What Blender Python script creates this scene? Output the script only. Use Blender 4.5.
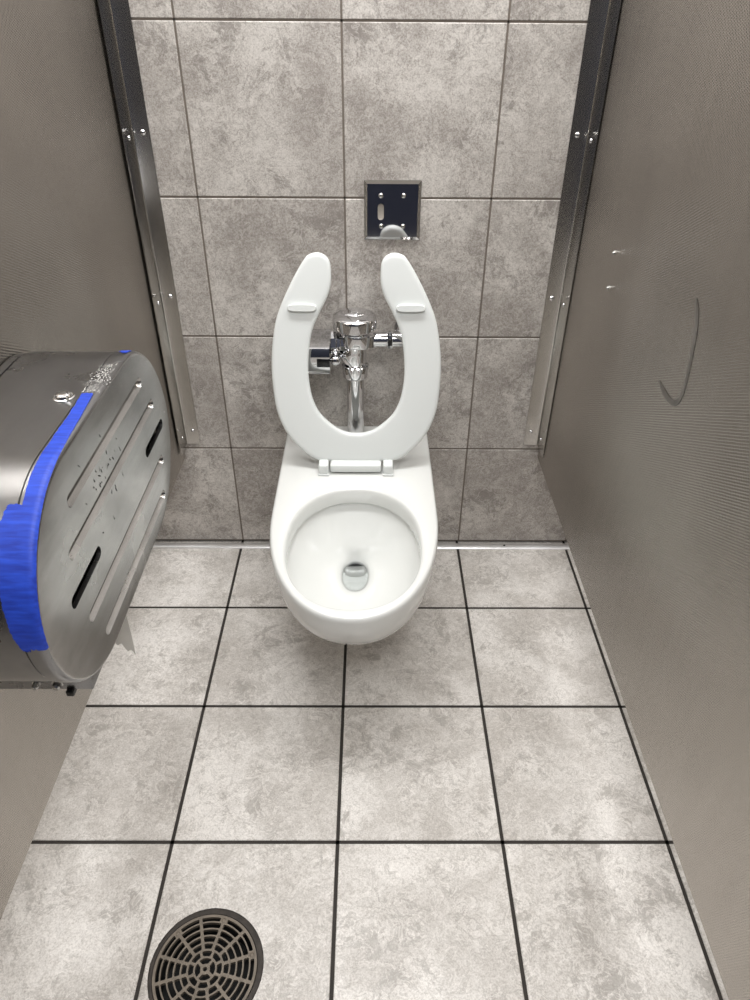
import bpy, bmesh, math, random
from mathutils import Vector, Matrix, geometry
import numpy as np

random.seed(7)
for o in list(bpy.data.objects):
    bpy.data.objects.remove(o, do_unlink=True)
scene = bpy.context.scene
COL = scene.collection

# ------------------------------------------------------------------ camera
CAM = Vector((0.0564, -1.5707, 1.2898))
X_AX = Vector((0.99997676, -0.00322323, 0.00600813))
Y_DN = Vector((0.00297542, -0.58656285, -0.80989825))
Z_FW = Vector((0.00613464, 0.8098973, -0.58653962))
cd = bpy.data.cameras.new('camera')
cam = bpy.data.objects.new('camera', cd)
COL.objects.link(cam)
m3 = Matrix((X_AX, -Y_DN, -Z_FW)).transposed()
cam.matrix_world = Matrix.Translation(CAM) @ m3.to_4x4()
cd.sensor_fit = 'VERTICAL'
cd.sensor_height = 36.0
cd.sensor_width = 27.0
cd.lens = 706.632 / 1000 * 36.0
cd.clip_start = 0.02
scene.camera = cam

# ------------------------------------------------------------------ light
w = bpy.data.worlds.new('world')
scene.world = w
w.use_nodes = True
w.node_tree.nodes['Background'].inputs[0].default_value = (0.97, 0.985, 1.0, 1)
w.node_tree.nodes['Background'].inputs[1].default_value = 0.05


def area(name, loc, sx, sy, power, rot=(0, 0, 0), col=(0.99, 0.992, 0.996)):
    ld = bpy.data.lights.new(name, 'AREA')
    ld.shape = 'RECTANGLE'
    ld.size = sx
    ld.size_y = sy
    ld.energy = power
    ld.color = col
    o = bpy.data.objects.new(name, ld)
    o.location = loc
    o.rotation_euler = rot
    COL.objects.link(o)
    return o


area('strip_light', (-0.05, -0.42, 2.55), 2.4, 0.30, 46)
area('room_light', (0.3, -2.0, 2.55), 1.2, 0.6, 30)

vs = scene.view_settings
vs.view_transform = 'Standard'
vs.look = 'None'
vs.gamma = 1.0
vs.use_curve_mapping = False
vs.exposure = 0.41
scene.display_settings.display_device = 'sRGB'


# ------------------------------------------------------------------ helpers
def link(name, bm, mats, parent=None, smooth=None, loc=None):
    me = bpy.data.meshes.new(name)
    bmesh.ops.recalc_face_normals(bm, faces=bm.faces[:])
    bm.to_mesh(me)
    bm.free()
    if not isinstance(mats, (list, tuple)):
        mats = [mats]
    for m in mats:
        me.materials.append(m)
    if smooth is not None:
        me.polygons.foreach_set('use_smooth', [True] * len(me.polygons))
        me.set_sharp_from_angle(angle=math.radians(smooth))
    o = bpy.data.objects.new(name, me)
    COL.objects.link(o)
    if parent is not None:
        o.parent = parent
        # geometry is written in world coordinates: shift it into the parent's frame
        base = Vector(parent.get('_base', (0, 0, 0)))
        me.transform(Matrix.Translation(-base))
        o['_base'] = list(base)
    return o


def thing(name, label, cat, loc, group=None):
    o = bpy.data.objects.new(name, None)
    o.empty_display_size = 0.05
    COL.objects.link(o)
    o.location = loc
    o['_base'] = list(loc)
    o['label'] = label
    o['category'] = cat
    if group:
        o['group'] = group
    return o


def tag(o, label, cat, group=None):
    o['label'] = label
    o['category'] = cat
    if group:
        o['group'] = group
    return o


def struct(o):
    o['kind'] = 'structure'
    return o


def box(bm, lo, hi, bevel=0.0, seg=2, mi=0):
    r = bmesh.ops.create_cube(bm, size=1.0)
    vs_ = r['verts']
    lo = Vector(lo)
    hi = Vector(hi)
    c = (lo + hi) / 2
    s = hi - lo
    for v in vs_:
        v.co = Vector((v.co.x * s.x, v.co.y * s.y, v.co.z * s.z)) + c
    fs = set(f for v in vs_ for f in v.link_faces)
    for f in fs:
        f.material_index = mi
    if bevel:
        es = list(set(e for v in vs_ for e in v.link_edges))
        bmesh.ops.bevel(bm, geom=es, offset=bevel, segments=seg, affect='EDGES', profile=0.5, material=-1)


def frame_from(d):
    d = Vector(d).normalized()
    a = Vector((0, 0, 1)) if abs(d.z) < 0.9 else Vector((1, 0, 0))
    u = d.cross(a).normalized()
    v = d.cross(u).normalized()
    return u, v, d


def lathe(bm, origin, axis, prof, seg=40, mi=0, poly=None):
    """prof: list of (radius, height along axis). Caps the ends."""
    u, v, d = frame_from(axis)
    o = Vector(origin)
    rings = []
    for r, h in prof:
        ring = []
        for i in range(seg):
            a = 2 * math.pi * i / seg
            ring.append(bm.verts.new(o + d * h + (u * math.cos(a) + v * math.sin(a)) * r))
        rings.append(ring)
    for a, b in zip(rings[:-1], rings[1:]):
        for i in range(seg):
            f = bm.faces.new((a[i], a[(i + 1) % seg], b[(i + 1) % seg], b[i]))
            f.material_index = mi
    f = bm.faces.new(rings[0][::-1]); f.material_index = mi
    f = bm.faces.new(rings[-1]); f.material_index = mi
    return rings


def loft(bm, rings, closed=True, cap0=False, cap1=False, mi=0):
    R = [[bm.verts.new(p) for p in ring] for ring in rings]
    n = len(R[0])
    for a, b in zip(R[:-1], R[1:]):
        for i in range(n if closed else n - 1):
            f = bm.faces.new((a[i], a[(i + 1) % n], b[(i + 1) % n], b[i]))
            f.material_index = mi
    if cap0:
        bm.faces.new(R[0][::-1]).material_index = mi
    if cap1:
        bm.faces.new(R[-1]).material_index = mi
    return R


def catmull(pts, sub=6, closed=True):
    out = []
    n = len(pts)
    rng = n if closed else n - 1
    for i in range(rng):
        if closed:
            p0, p1, p2, p3 = pts[i - 1], pts[i], pts[(i + 1) % n], pts[(i + 2) % n]
        else:
            p0, p1, p2, p3 = pts[max(i - 1, 0)], pts[i], pts[i + 1], pts[min(i + 2, n - 1)]
        p0, p1, p2, p3 = map(np.array, (p0, p1, p2, p3))
        for k in range(sub):
            t = k / sub
            out.append(tuple(0.5 * ((2 * p1) + (-p0 + p2) * t + (2 * p0 - 5 * p1 + 4 * p2 - p3) * t * t
                                    + (-p0 + 3 * p1 - 3 * p2 + p3) * t ** 3)))
    if not closed:
        out.append(tuple(pts[-1]))
    return out


def fill2d(outer, holes):
    """triangulated polygon with holes -> verts2d, tris"""
    pts, edges = [], []
    for loop in [outer] + holes:
        s = len(pts)
        n = len(loop)
        pts += [Vector(p) for p in loop]
        edges += [(s + i, s + (i + 1) % n) for i in range(n)]

    def inside(p, loop):
        c = False
        n = len(loop)
        for i in range(n):
            x1, y1 = loop[i]
            x2, y2 = loop[(i + 1) % n]
            if (y1 > p[1]) != (y2 > p[1]) and p[0] < (x2 - x1) * (p[1] - y1) / (y2 - y1) + x1:
                c = not c
        return c
    r = geometry.delaunay_2d_cdt(pts, edges, [], 0, 1e-7)
    V, F = r[0], r[2]
    keep = []
    for f in F:
        c = sum((V[i] for i in f), Vector((0, 0))) / len(f)
        if inside(c, outer) and not any(inside(c, h) for h in holes):
            keep.append(f)
    return V, keep


# ------------------------------------------------------------------ materials
def mat(name):
    m = bpy.data.materials.new(name)
    m.use_nodes = True
    nt = m.node_tree
    b = nt.nodes['Principled BSDF']
    return m, nt, b


def N(nt, t, **kw):
    n = nt.nodes.new(t)
    for k, v in kw.items():
        if k.startswith('i_'):
            key = k[2:]
            key = int(key) if key.isdigit() else key.replace('_', ' ')
            n.inputs[key].default_value = v
        else:
            setattr(n, k, v)
    return n


def ramp(nt, stops):
    r = nt.nodes.new('ShaderNodeValToRGB')
    el = r.color_ramp.elements
    while len(el) < len(stops):
        el.new(0.5)
    for e, (p, c) in zip(el, stops):
        e.position = p
        e.color = c if len(c) == 4 else (*c, 1)
    return r


def S(r, g, b):
    f = lambda c: c / 255 / 12.92 if c / 255 <= 0.04045 else ((c / 255 + 0.055) / 1.055) ** 2.4
    return (f(r), f(g), f(b), 1)


def simple(name, col, rough=0.5, metal=0.0, coat=0.0, noise=0.0, scale=30, ior=1.5):
    m, nt, b = mat(name)
    b.inputs['Roughness'].default_value = rough
    b.inputs['Metallic'].default_value = metal
    b.inputs['Coat Weight'].default_value = coat
    b.inputs['IOR'].default_value = ior
    tc = N(nt, 'ShaderNodeTexCoord')
    nz = N(nt, 'ShaderNodeTexNoise', i_Scale=scale, i_Detail=5.0)
    nt.links.new(tc.outputs['Object'], nz.inputs['Vector'])
    d = 1 - noise
    r = ramp(nt, [(0.3, (col[0] * d, col[1] * d, col[2] * d)), (0.7, col)])
    nt.links.new(nz.outputs['Fac'], r.inputs[0])
    nt.links.new(r.outputs[0], b.inputs['Base Color'])
    return m


def tile_material(name, dark, mid, light, rough):
    m, nt, b = mat(name)
    L = nt.links.new
    tc = N(nt, 'ShaderNodeTexCoord')
    at = N(nt, 'ShaderNodeAttribute', attribute_name='tile_rand')
    ad = N(nt, 'ShaderNodeVectorMath', operation='MULTIPLY_ADD')
    ad.inputs[1].default_value = (17.0, 17.0, 17.0)
    L(at.outputs['Vector'], ad.inputs[0])
    L(tc.outputs['Object'], ad.inputs[2])
    big = N(nt, 'ShaderNodeTexNoise', i_Scale=5.0, i_Detail=6.0, i_Roughness=0.62, i_Distortion=0.3)
    med = N(nt, 'ShaderNodeTexNoise', i_Scale=55.0, i_Detail=6.0, i_Roughness=0.75, i_Distortion=1.2)
    curd = N(nt, 'ShaderNodeTexNoise', i_Scale=30.0, i_Detail=7.0, i_Roughness=0.68, i_Distortion=0.9)
    patch = N(nt, 'ShaderNodeTexNoise', i_Scale=11.0, i_Detail=12.0, i_Roughness=0.78, i_Distortion=0.4)
    fine = N(nt, 'ShaderNodeTexNoise', i_Scale=330.0, i_Detail=2.0, i_Roughness=0.7)
    for n in (big, med, curd, patch, fine):
        L(ad.outputs[0], n.inputs['Vector'])

    def mad(src, k, add=None):
        n = N(nt, 'ShaderNodeMath', operation='MULTIPLY_ADD')
        n.inputs[1].default_value = k
        n.inputs[2].default_value = 0.0
        L(src, n.inputs[0])
        if add is not None:
            L(add, n.inputs[2])
        return n.outputs[0]
    tot = mad(big.outputs['Fac'], 0.30)
    tot = mad(med.outputs['Fac'], 0.34, tot)
    tot = mad(fine.outputs['Fac'], 0.36, tot)
    r = ramp(nt, [(0.405, dark), (0.48, mid), (0.545, light), (0.62, tuple(min(1, c * 1.14) for c in light[:3]))])
    L(tot, r.inputs[0])
    # large soft clouding
    gate = ramp(nt, [(0.42, (1, 1, 1)), (0.57, (0, 0, 0))])
    L(big.outputs['Fac'], gate.inputs[0])

    def over(base, fac, col):
        mx = N(nt, 'ShaderNodeMix', data_type='RGBA')
        mx.inputs[7].default_value = col
        L(fac, mx.inputs[0]); L(base, mx.inputs[6])
        return mx.outputs[2]

    def mul(a_, b_, k):
        n = N(nt, 'ShaderNodeMath', operation='MULTIPLY')
        L(a_, n.inputs[0]); L(b_, n.inputs[1])
        n2 = N(nt, 'ShaderNodeMath', operation='MULTIPLY'); n2.inputs[1].default_value = k
        L(n.outputs[0], n2.inputs[0])
        return n2.outputs[0]
    c = over(r.outputs[0], mad(gate.outputs[0], 0.34), tuple(x * 0.92 for x in dark[:3]) + (1,))
    # eroded patches with crisp, crumbly edges
    pr = ramp(nt, [(0.405, (1, 1, 1)), (0.43, (0.7, 0.7, 0.7)), (0.45, (0, 0, 0))])
    L(patch.outputs['Fac'], pr.inputs[0])
    c = over(c, mad(pr.outputs[0], 0.62), tuple(x * 0.80 for x in dark[:3]) + (1,))
    # curdled outlines: thin dark contour with a pale one beside it
    cr = ramp(nt, [(0.455, (0, 0, 0)), (0.472, (1, 1, 1)), (0.480, (1, 1, 1)), (0.500, (0, 0, 0))])
    L(curd.outputs['Fac'], cr.inputs[0])
    wide = ramp(nt, [(0.46, (1, 1, 1)), (0.60, (0.1, 0.1, 0.1))])
    L(patch.outputs['Fac'], wide.inputs[0])
    c = over(c, mul(cr.outputs[0], wide.outputs[0], 0.55), tuple(x * 0.78 for x in dark[:3]) + (1,))
    lr = ramp(nt, [(0.510, (0, 0, 0)), (0.528, (1, 1, 1)), (0.540, (1, 1, 1)), (0.565, (0, 0, 0))])
    L(curd.outputs['Fac'], lr.inputs[0])
    c = over(c, mul(lr.outputs[0], wide.outputs[0], 0.40), tuple(min(1, x * 1.22) for x in light[:3]) + (1,))
    L(c, b.inputs['Base Color'])
    b.inputs['Roughness'].default_value = rough
    bp = N(nt, 'ShaderNodeBump', i_Strength=0.22, i_Distance=0.002)
    L(tot, bp.inputs['Height'])
    L(bp.outputs[0], b.inputs['Normal'])
    return m


M = {}
M['wall_tile_shaded'] = tile_material('wall_tile_shaded', S(141, 134, 128), S(173, 167, 161), S(196, 191, 185), 0.5)  # same tile as the floor; weaker wall light put into the darker colours
M['floor_tile'] = tile_material('floor_tile', S(170, 164, 157), S(199, 194, 188), S(216, 212, 207), 0.42)
M['wall_grout'] = simple('wall_grout', S(122, 113, 104), 0.9, noise=0.2)
M['floor_grout'] = simple('floor_grout', S(54, 50, 46), 0.9, noise=0.3)
M['porcelain'] = simple('porcelain', S(219, 220, 217), 0.08, coat=0.4, noise=0.01, scale=4)
M['seat_plastic'] = simple('seat_plastic', S(224, 227, 225), 0.28, noise=0.01, scale=4)
M['chrome'] = simple('chrome', (0.70, 0.70, 0.71, 1), 0.06, 1.0, noise=0.05)
M['dull_chrome'] = simple('dull_chrome', (0.60, 0.60, 0.59, 1), 0.22, 1.0, noise=0.2)
M['black'] = simple('black', S(14, 14, 16), 0.25, noise=0.2)
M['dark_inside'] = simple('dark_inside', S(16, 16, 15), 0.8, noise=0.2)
M['rubber'] = simple('rubber', S(44, 42, 40), 0.7, noise=0.3)
M['tape_blue'] = None
M['paper'] = simple('paper', S(232, 229, 222), 0.9, noise=0.05, scale=80)
M['residue'] = simple('residue', S(206, 204, 200), 0.8, noise=0.15)
M['iron'] = simple('iron', S(122, 112, 100), 0.55, 0.25, noise=0.3, scale=60)
M['iron_dark'] = simple('iron_dark', S(66, 60, 55), 0.75, 0.1, noise=0.5, scale=70)
M['aluminium'] = simple('aluminium', (0.90, 0.90, 0.90, 1), 0.36, 1.0, noise=0.08)
M['ceiling_white'] = simple('ceiling_white', S(225, 222, 216), 0.9, noise=0.03)
M['navy_reflection_wall'] = simple('navy_reflection_wall', S(22, 29, 50), 0.6, noise=0.1)  # navy chosen so the chrome and brackets mirror something dark
M['side_wall'] = simple('side_wall', S(176, 168, 158), 0.7, noise=0.1)


def steel(name, col, rough, stretch, bump=0.05, mott=0.25, grain=False, cloud=2.6):
    m, nt, b = mat(name)
    L = nt.links.new
    tc = N(nt, 'ShaderNodeTexCoord')
    mp = N(nt, 'ShaderNodeMapping')
    mp.inputs['Scale'].default_value = stretch
    L(tc.outputs['Object'], mp.inputs['Vector'])
    br = N(nt, 'ShaderNodeTexNoise', i_Scale=1.0, i_Detail=6.0, i_Roughness=0.65)
    L(mp.outputs[0], br.inputs['Vector'])
    cl = N(nt, 'ShaderNodeTexNoise', i_Scale=cloud, i_Detail=4.0, i_Roughness=0.5, i_Distortion=0.3)
    L(tc.outputs['Object'], cl.inputs['Vector'])
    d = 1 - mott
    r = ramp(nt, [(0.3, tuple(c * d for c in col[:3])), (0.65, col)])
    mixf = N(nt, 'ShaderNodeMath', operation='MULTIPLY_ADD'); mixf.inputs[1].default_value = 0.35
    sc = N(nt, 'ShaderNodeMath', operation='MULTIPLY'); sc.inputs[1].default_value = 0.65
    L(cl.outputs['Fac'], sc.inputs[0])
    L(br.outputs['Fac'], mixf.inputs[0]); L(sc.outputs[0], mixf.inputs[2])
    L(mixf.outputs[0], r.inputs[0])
    L(r.outputs[0], b.inputs['Base Color'])
    b.inputs['Metallic'].default_value = 1.0
    rr = N(nt, 'ShaderNodeMapRange')
    rr.inputs['From Min'].default_value = 0.3
    rr.inputs['From Max'].default_value = 0.7
    rr.inputs['To Min'].default_value = rough - 0.02
    rr.inputs['To Max'].default_value = rough + 0.03
    L(cl.outputs['Fac'], rr.inputs['Value'])
    L(rr.outputs[0], b.inputs['Roughness'])
    hsrc = br.outputs['Fac']
    if grain:
        # rolled leather-grain pattern: two crossing sets of fine ridges
        w1 = N(nt, 'ShaderNodeTexWave', wave_type='BANDS', bands_direction='Y', i_Scale=82.0, i_Distortion=0.8)
        w2 = N(nt, 'ShaderNodeTexWave', wave_type='BANDS', bands_direction='Y', i_Scale=82.0, i_Distortion=0.8)
        for wv, ang in ((w1, 28), (w2, -62)):
            mp2 = N(nt, 'ShaderNodeMapping')
            mp2.inputs['Rotation'].default_value = (math.radians(ang), 0, 0)
            L(tc.outputs['Object'], mp2.inputs['Vector'])
            L(mp2.outputs[0], wv.inputs['Vector'])
        mu = N(nt, 'ShaderNodeMath', operation='ADD')
        L(w1.outputs['Fac'], mu.inputs[0]); L(w2.outputs['Fac'], mu.inputs[1])
        hsrc = mu.outputs[0]
    if bump > 0:
        bp = N(nt, 'ShaderNodeBump', i_Strength=bump, i_Distance=0.002)
        L(hsrc, bp.inputs['Height'])
        L(bp.outputs[0], b.inputs['Normal'])
    return m


M['panel'] = steel('panel_steel', (0.555, 0.52, 0.475, 1), 0.23, (50, 50, 5), 0.26, 0.18, grain=True)
M['bracket'] = steel('bracket_steel', (0.58, 0.565, 0.54, 1), 0.19, (60, 60, 5), 0.0, 0.06)
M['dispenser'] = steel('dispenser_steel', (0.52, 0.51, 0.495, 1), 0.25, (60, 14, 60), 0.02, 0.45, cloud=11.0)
M['dispenser_dark_reflect'] = steel('dispenser_dark_reflect_steel', (0.30, 0.30, 0.305, 1), 0.28, (40, 8, 40), 0.01, 0.2, cloud=8.0)  # darker copy of the dispenser steel, dark reflections put into its colour
M['smear'] = steel('smear_steel', (0.37, 0.35, 0.325, 1), 0.32, (40, 40, 40), 0.0, 0.3, cloud=60)

m, nt, b = mat('tape_blue')
tc = N(nt, 'ShaderNodeTexCoord')
wv = N(nt, 'ShaderNodeTexNoise', i_Scale=220.0, i_Detail=3.0)
mp = N(nt, 'ShaderNodeMapping'); mp.inputs['Scale'].default_value = (0.15, 1, 1)
nt.links.new(tc.outputs['Object'], mp.inputs['Vector']); nt.links.new(mp.outputs[0], wv.inputs['Vector'])
r = ramp(nt, [(0.3, S(16, 46, 150)), (0.7, S(30, 70, 190))])
nt.links.new(wv.outputs['Fac'], r.inputs[0]); nt.links.new(r.outputs[0], b.inputs['Base Color'])
b.inputs['Roughness'].default_value = 0.55
bp = N(nt, 'ShaderNodeBump', i_Strength=0.25, i_Distance=0.001)
nt.links.new(wv.outputs['Fac'], bp.inputs['Height']); nt.links.new(bp.outputs[0], b.inputs['Normal'])
M['tape_blue'] = m

m, nt, b = mat('water')
fr_ = N(nt, 'ShaderNodeFresnel'); fr_.inputs['IOR'].default_value = 1.33
tr_ = N(nt, 'ShaderNodeBsdfTransparent'); tr_.inputs['Color'].default_value = (0.985, 0.996, 0.996, 1)
gl_ = N(nt, 'ShaderNodeBsdfGlossy'); gl_.inputs['Roughness'].default_value = 0.01
mx_ = N(nt, 'ShaderNodeMixShader')
nt.links.new(fr_.outputs[0], mx_.inputs[0]); nt.links.new(tr_.outputs[0], mx_.inputs[1]); nt.links.new(gl_.outputs[0], mx_.inputs[2])
nt.links.new(mx_.outputs[0], nt.nodes['Material Output'].inputs['Surface'])
nt.nodes.remove(b)
M['water'] = m

# ------------------------------------------------------------------ room shell
T = 0.308
XL, XR, YF, ZC = -1.55, 1.85, -2.95, 2.62
DRAIN = (-0.2082, -1.0866)
DR = 0.0925


def tile_field(name, us, vs_, to3, grout_mat, tile_mat, gap, hole=None):
    """us, vs_: grid lines; to3(u,v,h) -> point, h = height out of the surface"""
    bm = bmesh.new()
    lay = bm.loops.layers.float_color.new('tile_rand')
    rnd = random.Random(hash(len(name)) % 97 + 3)

    def face(pts, mi, col):
        f = bm.faces.new([bm.verts.new(p) for p in pts])
        f.material_index = mi
        for l in f.loops:
            l[lay] = col
        return f
    g = gap / 2
    bv = 0.0012
    for i in range(len(us) - 1):
        for j in range(len(vs_) - 1):
            u0, u1, v0, v1 = us[i] + g, us[i + 1] - g, vs_[j] + g, vs_[j + 1] - g
            col = (rnd.random(), rnd.random(), rnd.random(), 1)
            if hole and u0 < hole[0] < u1 and v0 < hole[1] < v1:
                n = 64
                lp = [(hole[0] + hole[2] * math.cos(2 * math.pi * k / n), hole[1] + hole[2] * math.sin(2 * math.pi * k / n)) for k in range(n)]
                V, F = fill2d([(u0 + bv, v0 + bv), (u1 - bv, v0 + bv), (u1 - bv, v1 - bv), (u0 + bv, v1 - bv)], [lp])
                bv_ = [bm.verts.new(to3(p.x, p.y, 0)) for p in V]
                for f in F:
                    ff = bm.faces.new([bv_[q] for q in f])
                    ff.material_index = 0
                    for l in ff.loops:
                        l[lay] = col
                # the hole's wall
                for k in range(n):
                    a, c = lp[k], lp[(k + 1) % n]
                    face([to3(*a, 0), to3(*c, 0), to3(*c, -0.02), to3(*a, -0.02)], 1, col)
            else:
                face([to3(u0 + bv, v0 + bv, 0), to3(u1 - bv, v0 + bv, 0), to3(u1 - bv, v1 - bv, 0), to3(u0 + bv, v1 - bv, 0)], 0, col)
            A = [(u0, v0), (u1, v0), (u1, v1), (u0, v1)]
            B = [(u0 + bv, v0 + bv), (u1 - bv, v0 + bv), (u1 - bv, v1 - bv), (u0 + bv, v1 - bv)]
            for k in range(4):
                k2 = (k + 1) % 4
                face([to3(*A[k], -bv), to3(*A[k2], -bv), to3(*B[k2], 0), to3(*B[k], 0)], 0, col)
                face([to3(*A[k], -0.004), to3(*A[k2], -0.004), to3(*A[k2], -bv), to3(*A[k], -bv)], 0, col)
    # grout bed between the tiles
    z = -0.0016
    c0 = (0, 0, 0, 1)
    for u in us:
        face([to3(u - g * 1.05, vs_[0], z), to3(u + g * 1.05, vs_[0], z), to3(u + g * 1.05, vs_[-1], z), to3(u - g * 1.05, vs_[-1], z)], 1, c0)
    for v in vs_:
        face([to3(us[0], v - g * 1.05, z), to3(us[-1], v - g * 1.05, z), to3(us[-1], v + g * 1.05, z), to3(us[0], v + g * 1.05, z)], 1, c0)
    bmesh.ops.remove_doubles(bm, verts=bm.verts[:], dist=1e-6)
    o = link(name, bm, [tile_mat, grout_mat])
    return o


ux = [i * T for i in range(-5, 7)]
floor = tile_field('floor', [u - 0.0033 for u in ux], [-(0.2611 + j * T) for j in range(9, -1, -1)] + [0.047],
                   lambda u, v, h: Vector((u, v, h)), M['floor_grout'], M['floor_tile'], 0.0066, hole=(DRAIN[0], DRAIN[1], DR))
struct(floor)
wallb = tile_field('wall_back', ux, [0.0094] + [0.3174 + j * T for j in range(0, 9)],
                   lambda u, v, h: Vector((u, -h, v)), M['wall_grout'], M['wall_tile_shaded'], 0.0040)
struct(wallb)


def plane(name, pts, mt):
    bm = bmesh.new()
    bm.faces.new([bm.verts.new(p) for p in pts])
    return struct(link(name, bm, mt))


XL, XR = ux[0], ux[-1]
YF = -(0.2611 + 9 * T)
ZC = 2.62
plane('wall_left', [(XL, 0, 0), (XL, YF, 0), (XL, YF, ZC), (XL, 0, ZC)], M['side_wall'])
plane('wall_right', [(XR, 0, 0), (XR, YF, 0), (XR, YF, ZC), (XR, 0, ZC)], M['side_wall'])
plane('wall_front', [(XL, YF, 0), (XR, YF, 0), (XR, YF, ZC), (XL, YF, ZC)], M['navy_reflection_wall'])  # unseen wall; its navy stands in for dark clothing mirrored in the chrome
plane('ceiling', [(XL, 0, ZC), (XR, 0, ZC), (XR, YF, ZC), (XL, YF, ZC)], M['ceiling_white'])

# metal cove strip at the foot of the back wall
bm = bmesh.new()
prof = [(-0.0285, 0.0), (-0.0285, 0.0030), (-0.0265, 0.0052), (-0.022, 0.0066), (-0.012, 0.0072), (-0.0085, 0.0066), (-0.0085, 0.0)]
loft(bm, [[Vector((x, y, z)) for y, z in prof] for x in (XL, XR)], cap0=True, cap1=True)
trim = struct(link('trim_1', bm, M['aluminium'], smooth=30))
bm = bmesh.new()
lathe(bm, (0.437, -0.018, 0.0066), (0, 0, 1), [(0.0030, 0), (0.0028, 0.0012), (0.0012, 0.0016)], 16)
link('screw', bm, M['dark_inside'], trim, 40)


# ------------------------------------------------------------------ partitions
def screw(parent, loc, normal, r=0.0055, mt=None, name='screw'):
    bm = bmesh.new()
    lathe(bm, loc, normal, [(r, 0), (r, 0.0008), (r * 0.9, r * 0.35), (r * 0.6, r * 0.6), (r * 0.25, r * 0.68)], 20)
    return link(name, bm, mt or M['chrome'], parent, 50)


def partition(side, label):
    s = 1 if side == 'right' else -1
    xi = 0.492 if side == 'right' else -0.426
    xo = xi + s * 0.026
    p = thing('toilet_partition', label, 'partition', (xi + s * 0.013, -0.78, 0.30), 'stall partitions')
    bm = bmesh.new()
    # a slightly bowed honeycomb panel skin, like the real sheet steel
    ny, nz = 36, 30
    y0, y1, z0, z1 = -0.012, -1.52, 0.30, 1.78

    def skin(x, sgn):
        rows = []
        for j in range(nz + 1):
            z = z0 + (z1 - z0) * j / nz
            row = []
            for i in range(ny + 1):
                y = y0 + (y1 - y0) * i / ny
                e = min(i, ny - i) / ny * min(j, nz - j) / nz
                dx = 0.0016 * math.sin(7.0 * y + 2.1 * z) * math.sin(5.1 * z + 1.3 * y + s) * min(1, e * 16)
                row.append(bm.verts.new((x + dx, y, z)))
            rows.append(row)
        for j in range(nz):
            for i in range(ny):
                bm.faces.new((rows[j][i], rows[j][i + 1], rows[j + 1][i + 1], rows[j + 1][i]))
        return rows
    a = skin(xi, 1)
    c = skin(xo, -1)
    for i in range(ny):
        bm.faces.new((a[0][i], a[0][i + 1], c[0][i + 1], c[0][i]))
        bm.faces.new((a[nz][i], a[nz][i + 1], c[nz][i + 1], c[nz][i]))
    for j in range(nz):
        bm.faces.new((a[j][0], a[j + 1][0], c[j + 1][0], c[j][0]))
        bm.faces.new((a[j][ny], a[j + 1][ny], c[j + 1][ny], c[j][ny]))
    link('panel', bm, M['panel'], p, 35)
    return p


pl_ = partition('left', 'steel stall partition on the left, behind the paper dispenser')
pr_ = partition('right', 'bare steel stall partition on the right with two small bolts and a curved smear')

# two bolts and the curved smear on the right-hand panel
for y, z in ((-0.2843, 0.9074), (-0.290, 0.8456)):
    bm = bmesh.new()
    lathe(bm, (0.4925, y, z), (-1, 0, 0), [(0.0050, 0), (0.0050, 0.0012), (0.0030, 0.0016), (0.0028, 0.0034), (0.001, 0.0040)], 16)
    link('bolt', bm, M['dull_chrome'], pr_, 40)
bm = bmesh.new()
path = catmull([(-0.645, 0.955), (-0.668, 0.925), (-0.680, 0.880), (-0.685, 0.840), (-0.676, 0.815), (-0.655, 0.806), (-0.625, 0.806), (-0.600, 0.812)], 6, closed=False)
wd = np.interp(np.linspace(0, 1, len(path)), [0, .08, .25, .6, .85, 1], [0.002, 0.0058, 0.0046, 0.0040, 0.0052, 0.001])
ra, rb = [], []
for k, (y, z) in enumerate(path):
    k0, k1 = max(k - 1, 0), min(k + 1, len(path) - 1)
    t = Vector((path[k1][0] - path[k0][0], path[k1][1] - path[k0][1])).normalized()
    n = Vector((-t.y, t.x)) * wd[k]
    bow = lambda y, z: 0.492 + 0.0016 * math.sin(7.0 * y + 2.1 * z) * math.sin(5.1 * z + 1.3 * y + 1) - 0.0005
    ra.append(Vector((bow(y + n.x, z + n.y), y + n.x, z + n.y)))
    rb.append(Vector((bow(y - n.x, z - n.y), y - n.x, z - n.y)))
loft(bm, [ra, rb], closed=False)
sm = link('smear', bm, M['smear'], pr_)
sm['label'] = 'dark curved smear'


def wall_bracket(side, label):
    s = 1 if side == 'right' else -1
    ztop, zbot = 1.78, 0.333
    if side == 'right':
        xe, xf, xp, yl = 0.4525, 0.4880, 0.4895, 0.066
    else:
        xe, xf, xp, yl = -0.3850, -0.4195, -0.4225, 0.062
    b_ = thing('wall_bracket', label, 'bracket', (xf, 0, zbot), 'steel wall brackets')
    bm = bmesh.new()
    t = 0.0022
    # L-section: wall flange + panel leg with a rounded fold
    r = 0.0035
    sec = [(xe, -0.0012), (xe, -0.0012 - t)]
    for k in range(5):
        a = math.pi / 2 * k / 4
        sec.append((xf - s * r + s * r * math.sin(a), -0.0012 - t - r + r * math.cos(a)))
    sec += [(xf, -yl), (xf + s * t, -yl), (xf + s * t, -0.0012)]
    loft(bm, [[Vector((x, y, z)) for x, y in sec] for z in (zbot, ztop)], cap0=True, cap1=True)
    link('angle', bm, M['bracket'], b_, 40)
    xw = (xe * 0.55 + xf * 0.45)
    for z in (1.055, 0.722, 0.372, 1.40):
        screw(b_, (xw - s * 0.002, -0.0012 - t, z), (0, -1, 0), 0.0056 if z > 0.5 else 0.0042)
        screw(b_, (xf, -0.030, z - 0.006), (-s, 0, 0), 0.0050 if z > 0.5 else 0.0040)
    return b_


wall_bracket('left', 'full-height steel angle bracket at the wall left of the toilet')
wall_bracket('right', 'full-height steel angle bracket at the wall right of the toilet')

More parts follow.
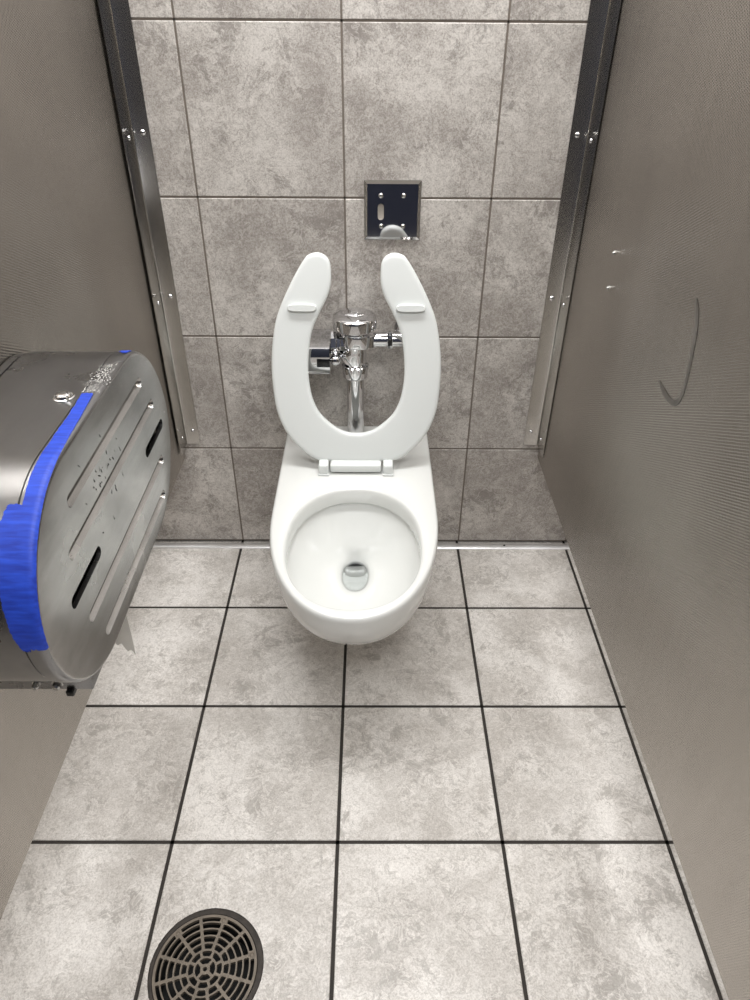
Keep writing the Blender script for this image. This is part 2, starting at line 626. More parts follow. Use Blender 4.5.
# ------------------------------------------------------------------ toilet
CX = 0.0222


def outline(wd, ys, yf, ex, yb, rc=0.012, n_side=26, n_front=70, n_back=14):
    pts = []
    # back edge centre -> left corner
    for k in range(n_back):
        pts.append((-(wd - rc) * k / n_back, yb))
    for k in range(6):
        a = math.pi / 2 * k / 6
        pts.append((-(wd - rc) - rc * math.sin(a), yb - rc + rc * math.cos(a)))
    for k in range(n_side):
        pts.append((-wd, yb - rc + (ys - yb + rc) * k / n_side))
    for k in range(n_front + 1):
        a = math.pi * k / n_front
        c_, s_ = math.cos(a), math.sin(a)
        x = -wd * math.copysign(abs(c_) ** (2 / ex), c_)
        y = ys + (yf - ys) * abs(s_) ** (2 / ex)
        pts.append((x, y))
    left = pts[1:n_back + 6 + n_side]
    pts += [(-x, y) for x, y in left[::-1]]
    return pts


toilet = thing('toilet', 'white wall-hung toilet with raised open-front seat', 'toilet', (CX, 0, 0.14))
bm = bmesh.new()
lv = [
    (0.130, 0.060, -0.12, -0.20), (0.136, 0.085, -0.16, -0.28), (0.150, 0.108, -0.20, -0.38), (0.172, 0.128, -0.24, -0.47),
    (0.200, 0.143, -0.28, -0.534), (0.232, 0.156, -0.31, -0.592), (0.270, 0.1655, -0.34, -0.637), (0.310, 0.1715, -0.355, -0.665),
    (0.345, 0.1740, -0.36, -0.6770), (0.372, 0.1750, -0.36, -0.6820), (0.379, 0.1742, -0.36, -0.6812), (0.3835, 0.1718, -0.36, -0.6788),
    (0.385, 0.1680, -0.36, -0.6750)]
rings = []
for z, wd_, ys, yf in lv:
    rings.append([Vector((CX + x, y, z)) for x, y in outline(wd_ * 1.014, ys, yf, 2.15, -0.0015)])
top = rings[-1]
IC = (-0.4675,)


def inner(a, bq, c, z, ex=2.2, cx=CX):
    out = []
    for p in top:
        th = math.atan2(p.y + 0.4675, p.x - CX)
        ct, st = math.cos(th), math.sin(th)
        # point on a superellipse in direction th (by angle, so rows stay aligned)
        rr = (abs(ct / a) ** ex + abs(st / bq) ** ex) ** (-1 / ex)
        out.append(Vector((cx + rr * ct, c + rr * st, z)))
    return out


inn = [
    (0.385, 0.1415, 0.1930, -0.4675), (0.3838, 0.1385, 0.1900, -0.4675), (0.380, 0.1362, 0.1876, -0.4675), (0.372, 0.1348, 0.1862, -0.4675),
    (0.352, 0.1345, 0.1855, -0.4675), (0.3475, 0.1352, 0.1862, -0.4675), (0.3450, 0.1390, 0.190, -0.4675), (0.340, 0.1440, 0.1940, -0.4675), (0.334, 0.1440, 0.1930, -0.4675),
    (0.322, 0.1350, 0.1850, -0.4665), (0.300, 0.1225, 0.1680, -0.462), (0.278, 0.1040, 0.1440, -0.453), (0.260, 0.0840, 0.1180, -0.440),
    (0.246, 0.0640, 0.0940, -0.420), (0.236, 0.0450, 0.0720, -0.400), (0.228, 0.0345, 0.0590, -0.388), (0.222, 0.0300, 0.0520, -0.3825),
    (0.216, 0.0285, 0.0490, -0.381), (0.2125, 0.0275, 0.0400, -0.3725), (0.2115, 0.0270, 0.0235, -0.3565), (0.207, 0.0266, 0.0205, -0.354),
    (0.190, 0.0262, 0.0195, -0.352), (0.150, 0.0255, 0.0190, -0.345), (0.050, 0.0245, 0.0180, -0.320)]
for z, a, bq, c in inn:
    rings.append(inner(a, bq, c, z))
loft(bm, rings, cap0=True, cap1=True)
bowl = link('bowl', bm, M['porcelain'], toilet, 48)
bm = bmesh.new()
loft(bm, [inner(0.0296, 0.0515, -0.3823, 0.2195), inner(0.0290, 0.0502, -0.3818, 0.2175)], cap0=True, cap1=True)
wt = link('water', bm, M['water'], toilet, 40)

# raised seat
SP = Vector((CX + 0.0022, -0.205, 0.405))
SD = Vector((0, 0.196, 0.9806)).normalized()
SN = Vector((0, -SD.z, SD.y))


def seat_pt(s_, d_, h=0.0):
    return SP + Vector((s_, 0, 0)) + SD * d_ + SN * h


half = [(0.050, 0.004), (0.0855, 0.0065), (0.103, 0.0145), (0.1195, 0.027), (0.148, 0.0565), (0.1668, 0.090), (0.1791, 0.132), (0.1840, 0.190), (0.1833, 0.239),
        (0.1776, 0.285), (0.1670, 0.330), (0.1468, 0.376), (0.1231, 0.419), (0.1040, 0.4475), (0.0955, 0.4545), (0.0847, 0.4580), (0.0740, 0.4580), (0.0625, 0.4530),
        (0.0545, 0.4430), (0.0515, 0.4280), (0.0520, 0.3975), (0.0597, 0.371), (0.077, 0.338), (0.092, 0.305), (0.1000, 0.271), (0.1048, 0.216), (0.1018, 0.175),
        (0.0940, 0.142), (0.0774, 0.112), (0.0450, 0.0835), (0.0200, 0.0730)]
ol = half + [(0, 0.0710)] + [(-x, y) for x, y in half[::-1]]
sm_pts = catmull(ol, 5)


def offset_loop(pts, dd):
    n = len(pts)
    out = []
    for i in range(n):
        a = Vector(pts[i - 2]); c = Vector(pts[(i + 2) % n])
        t = (c - a).normalized()
        nrm = Vector((-t.y, t.x))          # loop runs counter-clockwise: points inward
        out.append(tuple(Vector(pts[i]) + nrm * dd))
    return out


area2 = sum(sm_pts[i][0] * sm_pts[(i + 1) % len(sm_pts)][1] - sm_pts[(i + 1) % len(sm_pts)][0] * sm_pts[i][1] for i in range(len(sm_pts)))
sg = 1 if area2 > 0 else -1
bm = bmesh.new()
H = 0.0175
ringset = []
layers = [(0.0100, 0.0015), (0.0055, 0.0010), (0.0032, 0.0), (0.0012, -0.0012), (0.0, -0.0040), (0.0, -H * 0.55), (0.0015, -H + 0.004), (0.0045, -H + 0.001), (0.008, -H)]
for off, h in layers:
    lp = offset_loop(sm_pts, off * sg)
    ringset.append([bm.verts.new(seat_pt(x, y, h)) for x, y in lp])
n = len(sm_pts)
for a, c in zip(ringset[:-1], ringset[1:]):
    for i in range(n):
        bm.faces.new((a[i], a[(i + 1) % n], c[(i + 1) % n], c[i]))
for ring, (off, h) in ((ringset[0], layers[0]), (ringset[-1], layers[-1])):
    lp = offset_loop(sm_pts, off * sg)
    V, F = fill2d(lp, [])
    idx = []
    for p in V:
        k = min(range(n), key=lambda q: (lp[q][0] - p.x) ** 2 + (lp[q][1] - p.y) ** 2)
        idx.append(k)
    for f in F:
        ids = [idx[q] for q in f]
        if len(set(ids)) == 3:
            try:
                bm.faces.new([ring[q] for q in ids])
            except ValueError:
                pass
seat = link('seat', bm, M['seat_plastic'], toilet, 45)
seat['label'] = 'raised open-front seat'

# two rubber-like bumpers, rounded bars moulded on the seat
for sx in (-1, 1):
    cx_ = 0.1125 * sx + (0.002 if sx > 0 else 0)
    bm = bmesh.new()
    rr = []
    for k, (sc_, h) in enumerate(((1.0, -0.001), (1.0, 0.006), (0.96, 0.0088), (0.86, 0.0100))):
        ring = []
        nn = 40
        for i in range(nn):
            a = 2 * math.pi * i / nn
            c_, s_ = math.cos(a), math.sin(a)
            x = cx_ + 0.0300 * (1 - (1 - sc_) * 0.25) * math.copysign(abs(c_) ** 0.45, c_)
            y = 0.350 + 0.0075 * sc_ * math.copysign(abs(s_) ** 0.75, s_)
            ring.append(seat_pt(x, y, h))
        rr.append(ring)
    loft(bm, rr, cap0=True, cap1=True)
    link('bumper', bm, M['seat_plastic'], seat, 45)

# hinge: bar between two posts
bm = bmesh.new()
box(bm, (CX - 0.0585, -0.2235, 0.3900), (CX + 0.0585, -0.193, 0.4120), 0.006, 4)
hinge = link('hinge', bm, M['seat_plastic'], toilet, 40)
for sx in (-1, 1):
    bm = bmesh.new()
    c = CX + sx * 0.0735
    box(bm, (c - 0.0115, -0.2285, 0.3853), (c + 0.0115, -0.190, 0.4140), 0.005, 4)
    box(bm, (c - 0.0125, -0.2300, 0.3852), (c + 0.0125, -0.190, 0.3900), 0.0012, 2)
    link('hinge_post', bm, M['seat_plastic'], hinge, 40)

# ------------------------------------------------------------------ flush valve
VX, VY = 0.0198, -0.072
valve = thing('flush_valve', 'chrome flush valve on the wall, seen through the raised seat', 'flush valve', (VX, VY, 0.386))


def V3(x, y, z):
    return Vector((x, y, z))


bm = bmesh.new()
lathe(bm, (VX, VY, 0.3853), (0, 0, 1), [(0.031, 0), (0.031, 0.003), (0.027, 0.006), (0.0225, 0.010), (0.021, 0.012)], 40)
link('spud_flange', bm, M['rubber'], valve, 40)
bm = bmesh.new()
lathe(bm, (VX, VY, 0.388), (0, 0, 1), [(0.0206, 0), (0.0206, 0.180)], 40)
link('flush_tube', bm, M['chrome'], valve, 40)
bm = bmesh.new()
lathe(bm, (VX, VY, 0.5560), (0, 0, 1), [(0.0225, 0), (0.0225, 0.003), (0.0280, 0.0045), (0.0290, 0.007), (0.0290, 0.024), (0.0310, 0.025), (0.0310, 0.033), (0.028, 0.0355)], 40)
link('coupling_nut', bm, M['chrome'], valve, 30)
# body: round barrel whose lower half swells into a slanted shoulder on the left
bm = bmesh.new()
rr = []
for z, rx, lx, ry in ((0.590, 0.0235, 0.0, 0.0235), (0.594, 0.0245, 0.002, 0.0250), (0.606, 0.0250, 0.010, 0.0255), (0.617, 0.0255, 0.0145, 0.0260), (0.6235, 0.0255, 0.012, 0.0260),
                      (0.628, 0.0255, 0.004, 0.0255), (0.634, 0.0265, 0.0, 0.0265), (0.672, 0.0280, 0.0, 0.0280), (0.678, 0.0340, 0.0, 0.0340), (0.683, 0.0400, 0.0, 0.0400)):
    ring = []
    for i in range(48):
        a = 2 * math.pi * i / 48
        c_, s_ = math.cos(a), math.sin(a)
        x = VX + rx * c_ - (lx * max(0, -c_) ** 0.8 if c_ < 0 else 0)
        ring.append(V3(x, VY + ry * s_, z))
    rr.append(ring)
loft(bm, rr, cap0=True, cap1=True)
link('valve_body', bm, M['chrome'], valve, 30)
# cast yoke collar, drawn out to the stop on the right
bm = bmesh.new()
rr = []
for z, k in ((0.6380, 0.92), (0.6400, 0.985), (0.6425, 1.0), (0.6640, 1.0), (0.6665, 0.985), (0.6685, 0.92)):
    ring = []
    for i in range(64):
        a = 2 * math.pi * i / 64
        c_, s_ = math.cos(a), math.sin(a)
        rx = 0.050 if c_ > 0 else 0.0325
        px_ = VX + k * rx * math.copysign(abs(c_) ** (0.75 if c_ > 0 else 1.0), c_)
        taper = 1 - 0.38 * max(0, c_) ** 2
        ring.append(V3(px_, VY + k * 0.0325 * taper * math.copysign(abs(s_) ** 0.9, s_), z - 0.004 * max(0, c_)))
    rr.append(ring)
loft(bm, rr, cap0=True, cap1=True)
link('yoke', bm, M['chrome'], valve, 32)
# cap
bm = bmesh.new()
lathe(bm, (VX, VY, 0.6780), (0, 0, 1), [(0.0420, 0), (0.0470, 0.001), (0.0490, 0.003), (0.0490, 0.0215), (0.0485, 0.0250), (0.0470, 0.0275), (0.0430, 0.0300), (0.0340, 0.0325), (0.0270, 0.0330)], 56)
lathe(bm, (VX, VY, 0.7105), (0, 0, 1), [(0.0255, 0), (0.0255, 0.001), (0.0190, 0.0052), (0.0175, 0.0054)], 6)
lathe(bm, (VX, VY, 0.7155), (0, 0, 1), [(0.0130, 0), (0.0120, 0.0012), (0.010, 0.0016)], 32)
link('cap', bm, M['chrome'], valve, 28)
bm = bmesh.new()
lathe(bm, (VX + 0.0400, VY - 0.0280, 0.686), (0.8, -0.6, 0), [(0.0050, -0.002), (0.0050, 0.0015), (0.002, 0.0025)], 16)
link('set_screw', bm, M['dull_chrome'], valve, 40)

# sensor housing on the left
y0 = -0.118
bm = bmesh.new()
sec = [(y0 + 0.003, 0.5855), (y0, 0.5885), (y0 - 0.003, 0.612), (y0 - 0.002, 0.640), (y0 + 0.001, 0.6470), (y0 + 0.006, 0.6495), (-0.016, 0.6515), (-0.012, 0.6480), (-0.012, 0.5855)]
loft(bm, [[V3(x, y, z) for y, z in sec] for x in (-0.146, -0.0355)], cap0=True, cap1=True)
sb = link('sensor_housing', bm, M['chrome'], valve, 40)
bm = bmesh.new()
box(bm, (-0.0640, y0 - 0.0048, 0.6050), (-0.0352, y0 + 0.004, 0.6245), 0.0012, 2)
link('sensor_window', bm, M['black'], sb, 40)
bm = bmesh.new()
lathe(bm, (-0.0350, VY - 0.006, 0.6440), (1, 0, 0), [(0.0245, 0), (0.0265, 0.002), (0.0265, 0.013), (0.0235, 0.015), (0.0235, 0.022), (0.0185, 0.024), (0.0185, 0.036)], 8)
link('side_nut', bm, M['chrome'], valve, 28)
bm = bmesh.new()
lathe(bm, (-0.0240, VY - 0.018, 0.6120), (0.0, -1, 0.15), [(0.0110, 0), (0.0118, 0.012), (0.0112, 0.019), (0.0085, 0.0232), (0.0040, 0.0248)], 28)
link('override_button', bm, M['chrome'], valve, 40)

# control stop on the right, turning back into the wall behind the seat
ZS = 0.6500
bm = bmesh.new()
lathe(bm, (0.062, VY, ZS), (1, 0, 0), [(0.0165, 0), (0.0165, 0.0305)], 32)
lathe(bm, (0.0925, VY, ZS), (1, 0, 0), [(0.0205, 0), (0.0210, 0.001), (0.0210, 0.011), (0.0205, 0.012)], 8)
lathe(bm, (0.1045, VY, ZS), (1, 0, 0), [(0.0165, 0), (0.0165, 0.022), (0.0185, 0.024), (0.0185, 0.050), (0.012, 0.053)], 32)
lathe(bm, (0.142, VY + 0.004, ZS), (0, 1, 0), [(0.0155, 0), (0.0155, 0.058), (0.0155, 0.0662)], 32)
st_ = link('stop_valve', bm, M['chrome'], valve, 30)
bm = bmesh.new()
lathe(bm, (0.142, -0.0012, ZS), (0, -1, 0), [(0.032, 0), (0.031, 0.003), (0.022, 0.008), (0.0165, 0.010)], 36)
link('wall_flange', bm, M['chrome'], st_, 40)
bm = bmesh.new()
box(bm, (0.0938, VY - 0.0222, ZS - 0.006), (0.1032, VY - 0.012, ZS + 0.010), 0.0006, 1)
link('nut_slot', bm, M['black'], st_, 40)

# ------------------------------------------------------------------ chrome cover plate on the wall
px, pz, ph = 0.1005, 0.9095, 0.0597
plate = thing('cover_plate', 'square chrome cover plate screwed to the tiled wall above the toilet', 'wall plate', (px, -0.001, pz))
bm = bmesh.new()


def sqr(h, y):
    return [V3(px - h, y, pz - h), V3(px + h, y, pz - h), V3(px + h, y, pz + h), V3(px - h, y, pz + h)]


slot_c = (0.0760, 0.9075)
hole = []
for k in range(32):
    a = 2 * math.pi * k / 32
    hole.append((slot_c[0] + 0.0066 * math.cos(a), slot_c[1] + (0.0100 if math.sin(a) > 0 else -0.0100) + 0.0066 * math.sin(a)))
h2 = ph - 0.0065
V, F = fill2d([(px - h2, pz - h2), (px + h2, pz - h2), (px + h2, pz + h2), (px - h2, pz + h2)], [hole])
bv_ = [bm.verts.new((p.x, -0.0065, p.y)) for p in V]
for f in F:
    bm.faces.new([bv_[q] for q in f])
loft(bm, [sqr(ph, -0.0006), sqr(ph, -0.0020), sqr(h2, -0.0065)])
loft(bm, [[V3(x, -0.0065, z) for x, z in hole], [V3(x, -0.001, z) for x, z in hole]])
bmesh.ops.remove_doubles(bm, verts=bm.verts[:], dist=1e-6)
link('plate', bm, M['chrome'], plate, 20)
bm = bmesh.new()
box(bm, (slot_c[0] - 0.009, -0.0020, slot_c[1] - 0.019), (slot_c[0] + 0.009, -0.0004, slot_c[1] + 0.019))
link('slot_insert', bm, M['side_wall'], plate)
for u, v in ((0.0760, 0.9400), (0.1235, 0.9400), (0.0770, 0.8785), (0.1235, 0.8785)):
    screw(plate, (u, -0.0065, v), (0, -1, 0), 0.0050, M['dull_chrome'])

# ------------------------------------------------------------------ toilet paper dispenser
YC1, YC2, RR, ZD = -0.713, -0.940, 0.1425, 0.7505
XFACE, XBODY, XBACK = -0.268, -0.412, -0.4255
disp = thing('paper_dispenser', 'oval steel toilet paper dispenser on the left partition with blue tape', 'paper dispenser', (XBACK, (YC1 + YC2) / 2, ZD - RR))


def stadium(r, n=40, yc1=YC1, yc2=YC2, z=ZD):
    pts = []
    for k in range(n + 1):
        a = -math.pi / 2 + math.pi * k / n
        pts.append((yc1 + r * math.cos(a), z + r * math.sin(a)))
    for k in range(n + 1):
        a = math.pi / 2 + math.pi * k / n
        pts.append((yc2 + r * math.cos(a), z + r * math.sin(a)))
    return pts


def st3(r, x):
    return [V3(x, y, z) for y, z in stadium(r)]


bm = bmesh.new()
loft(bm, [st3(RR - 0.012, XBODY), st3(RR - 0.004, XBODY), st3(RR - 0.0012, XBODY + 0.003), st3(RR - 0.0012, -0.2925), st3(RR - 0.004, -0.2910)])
link('body', bm, M['dispenser_dark_reflect'], disp, 40)
# front cover: rolled rim and an embossed, slotted face
bm = bmesh.new()
rim = [(RR - 0.004, -0.2905), (RR, -0.2900), (RR, -0.280)]
rf = 0.0065
for k in range(1, 6):
    a = math.pi / 2 * k / 6
    rim.append((RR - rf + rf * math.cos(a), XFACE - rf + rf * math.sin(a)))
rim.append((RR - rf, XFACE))
loft(bm, [st3(r, x) for r, x in rim[:-2]], mi=1)  # rim side takes the steel copy with dark reflections in its colour
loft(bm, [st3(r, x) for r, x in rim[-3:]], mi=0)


def pill(yA, yB, z, h, n=9):
    lo, hi = min(yA, yB) + h, max(yA, yB) - h
    return [(hi + h * math.cos(a), z + h * math.sin(a)) for a in np.linspace(-math.pi / 2, math.pi / 2, n)] + \
           [(lo + h * math.cos(a), z + h * math.sin(a)) for a in np.linspace(math.pi / 2, 3 * math.pi / 2, n)]


groove = [(-0.960, -0.664, 0.8400), (-0.989, -0.633, 0.7900), (-0.989, -0.637, 0.6950), (-0.962, -0.660, 0.6452)]
slots = [(-1.0150, -0.9160, 0.7425), (-0.7060, -0.6080, 0.7425)]
GH, SH = 0.0082, 0.0080
holes = [pill(a, c, z, GH) for a, c, z in groove] + [pill(a, c, z, SH) for a, c, z in slots]
V, F = fill2d(stadium(RR - rf), holes)
bv_ = [bm.verts.new((XFACE, p.x, p.y)) for p in V]
for f in F:
    bm.faces.new([bv_[q] for q in f])
for a, c, z in groove:
    l0 = pill(a, c, z, GH)
    seq = [l0, pill(a + 0.0015, c - 0.0015, z, GH - 0.0015), pill(a + 0.004, c - 0.004, z, GH - 0.0032)]
    loft(bm, [[V3(XFACE - d, y, zz) for y, zz in lp] for lp, d in zip(seq, (0, 0.0036, 0.0062))], cap1=True)
for a, c, z in slots:
    l0 = pill(a, c, z, SH)
    loft(bm, [[V3(XFACE - d, y, zz) for y, zz in l0] for d in (0, 0.006)])
bmesh.ops.remove_doubles(bm, verts=bm.verts[:], dist=1e-6)
link('front_cover', bm, [M['dispenser'], M['dispenser_dark_reflect']], disp, 35)
# back frame against the partition
bm = bmesh.new()
loft(bm, [st3(RR - 0.010, XBACK), st3(RR - 0.003, XBACK + 0.0015), st3(RR - 0.003, XBODY - 0.0015), st3(RR - 0.014, XBODY - 0.0005)], cap0=True, cap1=True)
link('back_frame', bm, M['dispenser_dark_reflect'], disp, 40)
# near-black shell added behind the slots; the hollow's shade is its colour
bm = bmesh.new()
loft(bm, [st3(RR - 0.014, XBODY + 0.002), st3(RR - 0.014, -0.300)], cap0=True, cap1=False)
link('inside_shade', bm, M['dark_inside'], disp, 40)
# dark scuffs on the face
rnd = random.Random(31)
bm = bmesh.new()
for k in range(46):
    y, z = rnd.gauss(-0.850, 0.045), rnd.gauss(0.800, 0.03)
    if any(abs(z - gz) < 0.012 for _, _, gz in groove):
        continue
    ln, th = rnd.uniform(0.002, 0.011), rnd.uniform(0.0003, 0.0011)
    a = math.radians(rnd.gauss(100, 28))
    d_, n_ = (math.cos(a), math.sin(a)), (-math.sin(a), math.cos(a))
    pts = []
    for t_, w_ in ((-1, 0.2), (-0.3, 1), (0.4, 0.8), (1, 0.15), (0.5, -0.7), (-0.4, -1)):
        w_ = w_ * rnd.uniform(0.6, 1.3)
        pts.append(bm.verts.new((XFACE + 0.0003, y + d_[0] * ln / 2 * t_ + n_[0] * th * w_, z + d_[1] * ln / 2 * t_ + n_[1] * th * w_)))
    bm.faces.new(pts)
sf = link('scuff_marks', bm, M['rubber'], disp)
sf['kind'] = 'stuff'
# lock on top
bm = bmesh.new()
lathe(bm, (-0.3098, -0.815, ZD + RR - 0.0015), (0, 0, 1), [(0.0128, 0), (0.0126, 0.0018), (0.0112, 0.0024), (0.0104, 0.0018), (0.0098, 0.0034), (0.0085, 0.0056), (0.0058, 0.0068), (0.0022, 0.0072)], 36)
lk = link('lock', bm, M['chrome'], disp, 30)
bm = bmesh.new()
box(bm, (-0.3165, -0.8162, ZD + RR + 0.0038), (-0.3031, -0.8138, ZD + RR + 0.0062))
link('key_slot', bm, M['dull_chrome'], lk)
# flat mounting lug under the near end
bm = bmesh.new()
box(bm, (-0.4255, -0.975, 0.5550), (-0.3000, -0.70, 0.6120), 0.002, 2)
lug = link('mounting_lug', bm, M['dispenser_dark_reflect'], disp, 40)
for x, r_ in ((-0.3700, 0.0042), (-0.343, 0.0055)):
    bm = bmesh.new()
    lathe(bm, (x, -0.975, 0.568), (0, -1, -0.15), [(r_ * 1.35, -0.001), (r_ * 1.35, 0.001), (r_, 0.0012), (r_, 0.007), (r_ * 0.6, 0.009)], 18)
    link('screw', bm, M['dull_chrome'], lug, 40)
bm = bmesh.new()
box(bm, (-0.335, -0.980, 0.5470), (-0.325, -0.962, 0.5560), 0.0012, 1)
link('rubber_stop', bm, M['black'], lug, 40)


# tape and residue follow the perimeter: s runs from the far top tangent over the near end
def per(s_, x, h):
    r = RR + h
    if s_ < 0:
        return V3(x, YC1 + r * math.sin(-s_ / RR), ZD + r * math.cos(-s_ / RR))
    if s_ <= YC1 - YC2:
        return V3(x, YC1 - s_, ZD + r)
    a = (s_ - (YC1 - YC2)) / RR
    return V3(x, YC2 - r * math.sin(a), ZD + r * math.cos(a))


def fillet(s_, x, h):
    """same, but following the rolled rim where x passes the straight band"""
    xs = XFACE - rf
    if x <= xs:
        return per(s_, x, h)
    a = (x - xs) / rf
    a = min(a, math.pi / 2)
    p = per(s_, xs + (rf + h) * math.sin(a), 0)
    q = per(s_, 0, -rf + (rf + h) * math.cos(a))
    return V3(p.x, q.y, q.z)


def strip(ctrl, h0, jag, seed):
    """ctrl: (s, x_left, x_right); makes one thin closed strip with ragged edges"""
    rnd = random.Random(seed)
    bm = bmesh.new()
    S_ = np.linspace(ctrl[0][0], ctrl[-1][0], 150)
    xl = np.interp(S_, [c[0] for c in ctrl], [c[1] for c in ctrl])
    xr = np.interp(S_, [c[0] for c in ctrl], [c[2] for c in ctrl])
    rows_t, rows_b = [], []
    jl = 0.0
    for k, s_ in enumerate(S_):
        jl = 0.7 * jl + rnd.uniform(-1, 1) * jag
        jr = rnd.uniform(-1, 1) * jag * 0.35
        row = []
        for q in range(9):
            x = (xl[k] + jl) * (1 - q / 8) + (xr[k] + jr) * q / 8
            ds = rnd.uniform(-1, 1) * 0.0015 if k in (0, len(S_) - 1) else 0
            row.append((s_ + ds, x))
        rows_t.append([bm.verts.new(fillet(a, x, h0)) for a, x in row])
        rows_b.append([bm.verts.new(fillet(a, x, 0.0001)) for a, x in row])
    K = len(S_)
    for k in range(K - 1):
        for q in range(8):
            bm.faces.new((rows_t[k][q], rows_t[k][q + 1], rows_t[k + 1][q + 1], rows_t[k + 1][q]))
            bm.faces.new((rows_b[k][q], rows_b[k + 1][q], rows_b[k + 1][q + 1], rows_b[k][q + 1]))
        for q in (0, 8):
            bm.faces.new((rows_t[k][q], rows_b[k][q], rows_b[k + 1][q], rows_t[k + 1][q]))
    for k in (0, K - 1):
        for q in range(8):
            bm.faces.new((rows_t[k][q], rows_t[k][q + 1], rows_b[k][q + 1], rows_b[k][q]))
    return bm


tp = link('tape', strip([(0.094, -0.2905, -0.2770), (0.15, -0.2885, -0.2735), (0.20, -0.2880, -0.2715), (0.25, -0.2870, -0.2685), (0.30, -0.2860, -0.2675), (0.36, -0.2860, -0.2672), (0.452, -0.2855, -0.2672)], 0.0009, 0.0005, 3), M['tape_blue'], disp, 40)
tp['label'] = 'torn strip of blue tape around the rim'
t2 = link('tape', strip([(0.298, -0.3005, -0.2850), (0.33, -0.3080, -0.2850), (0.40, -0.3020, -0.2850), (0.440, -0.2970, -0.2850), (0.455, -0.2935, -0.2850)], 0.0006, 0.0006, 11), M['tape_blue'], disp, 40)
t2['label'] = 'second, ragged layer of blue tape'
t3 = link('tape', strip([(-0.066, -0.2860, -0.2800), (-0.052, -0.2880, -0.2735), (-0.040, -0.2850, -0.2735), (-0.032, -0.2790, -0.2735)], 0.0006, 0.0006, 5), M['tape_blue'], disp, 40)
t3['label'] = 'small scrap of blue tape'
# pale glue flecks left on the rim
rnd = random.Random(21)
bm = bmesh.new()
for k in range(300):
    s_ = rnd.uniform(0.012, 0.093) if k % 4 else rnd.uniform(0.015, 0.093)
    x = rnd.gauss(-0.283, 0.0055) if k % 4 else rnd.choice((-0.2905, -0.277)) + rnd.uniform(-0.0012, 0.0012)
    x = min(max(x, -0.299), -0.268)
    sz = rnd.uniform(0.00025, 0.0009)
    pts = []
    for q in range(5):
        a = 2 * math.pi * q / 5 + rnd.uniform(-0.4, 0.4)
        pts.append(bm.verts.new(fillet(s_ + sz * 2.2 * rnd.uniform(.5, 1.2) * math.cos(a), x + sz * rnd.uniform(.5, 1.2) * math.sin(a), 0.0004 if k % 4 else 0.0011)))
    bm.faces.new(pts)
rs = link('tape_residue', bm, M['residue'], disp)
rs['kind'] = 'stuff'

# torn end of toilet paper hanging out of the dispenser's underside
bm = bmesh.new()
rnd = random.Random(4)
# sheet comes off the front of the roll and drops below the dispenser, its end torn on a slant
cols = 24
fr, bk = [], []
for j in range(21):
    rowf, rowb = [], []
    for i in range(cols + 1):
        x = -0.352 + 0.046 * i / cols
        t_ = i / cols
        zend = 0.505 - 0.052 * t_ + 0.004 * math.sin(23 * t_) + rnd.uniform(-0.0015, 0.0015) if j == 20 else 0.505 - 0.052 * t_
        z = 0.640 + (zend - 0.640) * j / 20
        y = -0.824 + 0.003 * math.sin(30 * z + 5 * x) + 0.002 * math.sin(60 * x)
        rowf.append(bm.verts.new((x, y, z)))
        rowb.append(bm.verts.new((x, y + 0.0006, z)))
    fr.append(rowf); bk.append(rowb)
for j in range(20):
    for i in range(cols):
        bm.faces.new((fr[j][i], fr[j][i + 1], fr[j + 1][i + 1], fr[j + 1][i]))
        bm.faces.new((bk[j][i], bk[j + 1][i], bk[j + 1][i + 1], bk[j][i + 1]))
    for i in (0, cols):
        bm.faces.new((fr[j][i], bk[j][i], bk[j + 1][i], fr[j + 1][i]))
for i in range(cols):
    bm.faces.new((fr[20][i], fr[20][i + 1], bk[20][i + 1], bk[20][i]))
tag(link('toilet_paper', bm, M['paper'], None, 60), 'torn end of toilet paper hanging below the steel dispenser', 'toilet paper')

# ------------------------------------------------------------------ floor drain
DX, DY = -0.2097, -1.0885
drain = thing('floor_drain', 'round dark metal floor drain grate set in a floor tile', 'floor drain', (DX, DY, 0.0))
bm = bmesh.new()
seg = 96
rnd = random.Random(9)
jit = [rnd.uniform(-0.0009, 0.0012) for _ in range(seg)]
ringo = []
for r_, z, ox, oy, jg in ((0.0918, -0.012, 0.0013, 0.0018, 1), (0.0918, 0.0004, 0.0013, 0.0018, 1), (0.0895, 0.0014, 0.001, 0.0014, 1), (0.0850, 0.0010, 0, 0, 0), (0.0838, -0.0005, 0, 0, 0), (0.0838, -0.012, 0, 0, 0)):
    ringo.append([V3(DX + ox + (r_ + jg * jit[i]) * math.cos(2 * math.pi * i / seg), DY + oy + (r_ + jg * jit[i]) * math.sin(2 * math.pi * i / seg), z) for i in range(seg)])
loft(bm, ringo)
link('frame_ring', bm, M['iron_dark'], drain, 40)
bm = bmesh.new()
lathe(bm, (DX, DY, -0.075), (0, 0, 1), [(0.08, 0), (0.083, 0.064)], 48)
bmesh.ops.reverse_faces(bm, faces=bm.faces[:])
top_f = [f for f in bm.faces if len(f.verts) > 10 and f.calc_center_median().z > -0.03]
bmesh.ops.delete(bm, geom=top_f, context='FACES_ONLY')
link('sump', bm, M['dark_inside'], drain, 40)
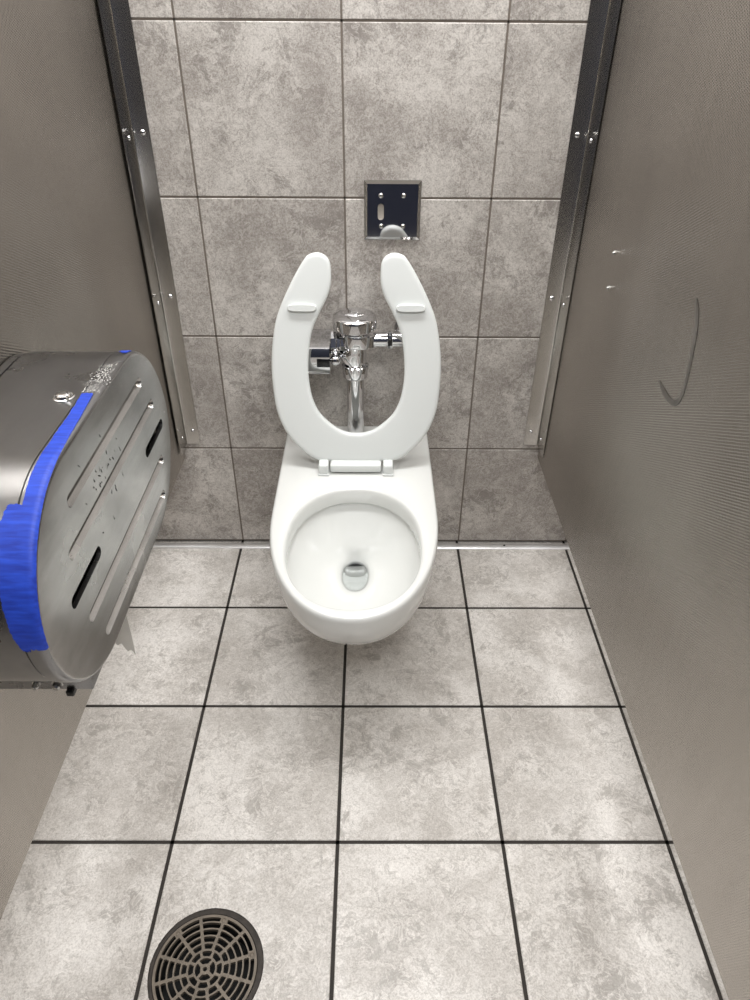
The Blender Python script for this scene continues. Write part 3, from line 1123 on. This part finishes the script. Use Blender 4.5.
# grate: one casting with ring bars and spokes
rr_ = [(0.0035, 0.0), (0.0078, 0.0162, 4, 0.4), (0.0190, 0.0270, 8, 0.2), (0.0300, 0.0380, 12, 0.0), (0.0405, 0.0490, 12, 0.0), (0.0515, 0.0598, 12, 0.0), (0.0622, 0.0705, 12, 0.0), (0.0728, 0.0790, 12, 0.0)]
rot0 = math.radians(16)
holes = [[(rr_[0][0] * math.cos(a), rr_[0][0] * math.sin(a)) for a in np.linspace(0, 2 * math.pi, 13)[:-1]]]
screw_sp = (0, 2, 4)
for ri, ro, nsec, off in rr_[1:]:
    for k in range(nsec):
        mid = (ri + ro) / 2
        hw = 0.0024 if nsec == 12 else 0.0020
        a0 = rot0 + 2 * math.pi * (k + off) / nsec
        a1 = a0 + 2 * math.pi / nsec
        if ri > 0.072:
            # lugs for the three screws shorten the outer openings
            e0 = 0.0062 if k in screw_sp else hw
            e1 = 0.0062 if (k + 1) % nsec in screw_sp else hw
        else:
            e0 = e1 = hw
        lp = []
        rcn = min(0.0012, (ro - ri) * 0.2)
        q = 7
        inn_ = [(ri, t) for t in np.linspace(a0 + e0 / ri + rcn / ri, a1 - e1 / ri - rcn / ri, q)]
        out_ = [(ro, t) for t in np.linspace(a1 - e1 / ro - rcn / ro, a0 + e0 / ro + rcn / ro, q)]
        e_r = [(ri + rcn, a1 - e1 / ri), (ro - rcn, a1 - e1 / ro)]
        e_l = [(ro - rcn, a0 + e0 / ro), (ri + rcn, a0 + e0 / ri)]
        for r_, t in inn_ + e_r + out_ + e_l:
            lp.append((r_ * math.cos(t), r_ * math.sin(t)))
        holes.append(lp)
out_c = [(0.0833 * math.cos(a), 0.0833 * math.sin(a)) for a in np.linspace(0, 2 * math.pi, 97)[:-1]]
V, F = fill2d(out_c, holes)
bm = bmesh.new()
tops = [bm.verts.new((DX + p.x, DY + p.y, 0.0014)) for p in V]
bots = [bm.verts.new((DX + p.x, DY + p.y, -0.0055)) for p in V]
ec = {}
for f in F:
    bm.faces.new([tops[q] for q in f])
    bm.faces.new([bots[q] for q in reversed(f)])
    for a, c in zip(f, list(f[1:]) + [f[0]]):
        ec.setdefault((min(a, c), max(a, c)), []).append((a, c))
for key, l in ec.items():
    if len(l) == 1:
        a, c = l[0]
        bm.faces.new((tops[a], bots[a], bots[c], tops[c]))
link('grate', bm, M['iron'], drain, 30)
for k in screw_sp:
    a = rot0 + 2 * math.pi * k / 12
    bm = bmesh.new()
    lathe(bm, (DX + 0.0762 * math.cos(a), DY + 0.0762 * math.sin(a), 0.0012), (0, 0, 1), [(0.0042, 0), (0.0042, 0.0008), (0.0030, 0.0012), (0.0022, 0.0004)], 18)
    link('screw', bm, M['iron'], drain, 40)

for o in bpy.data.objects:
    if '_base' in o:
        del o['_base']
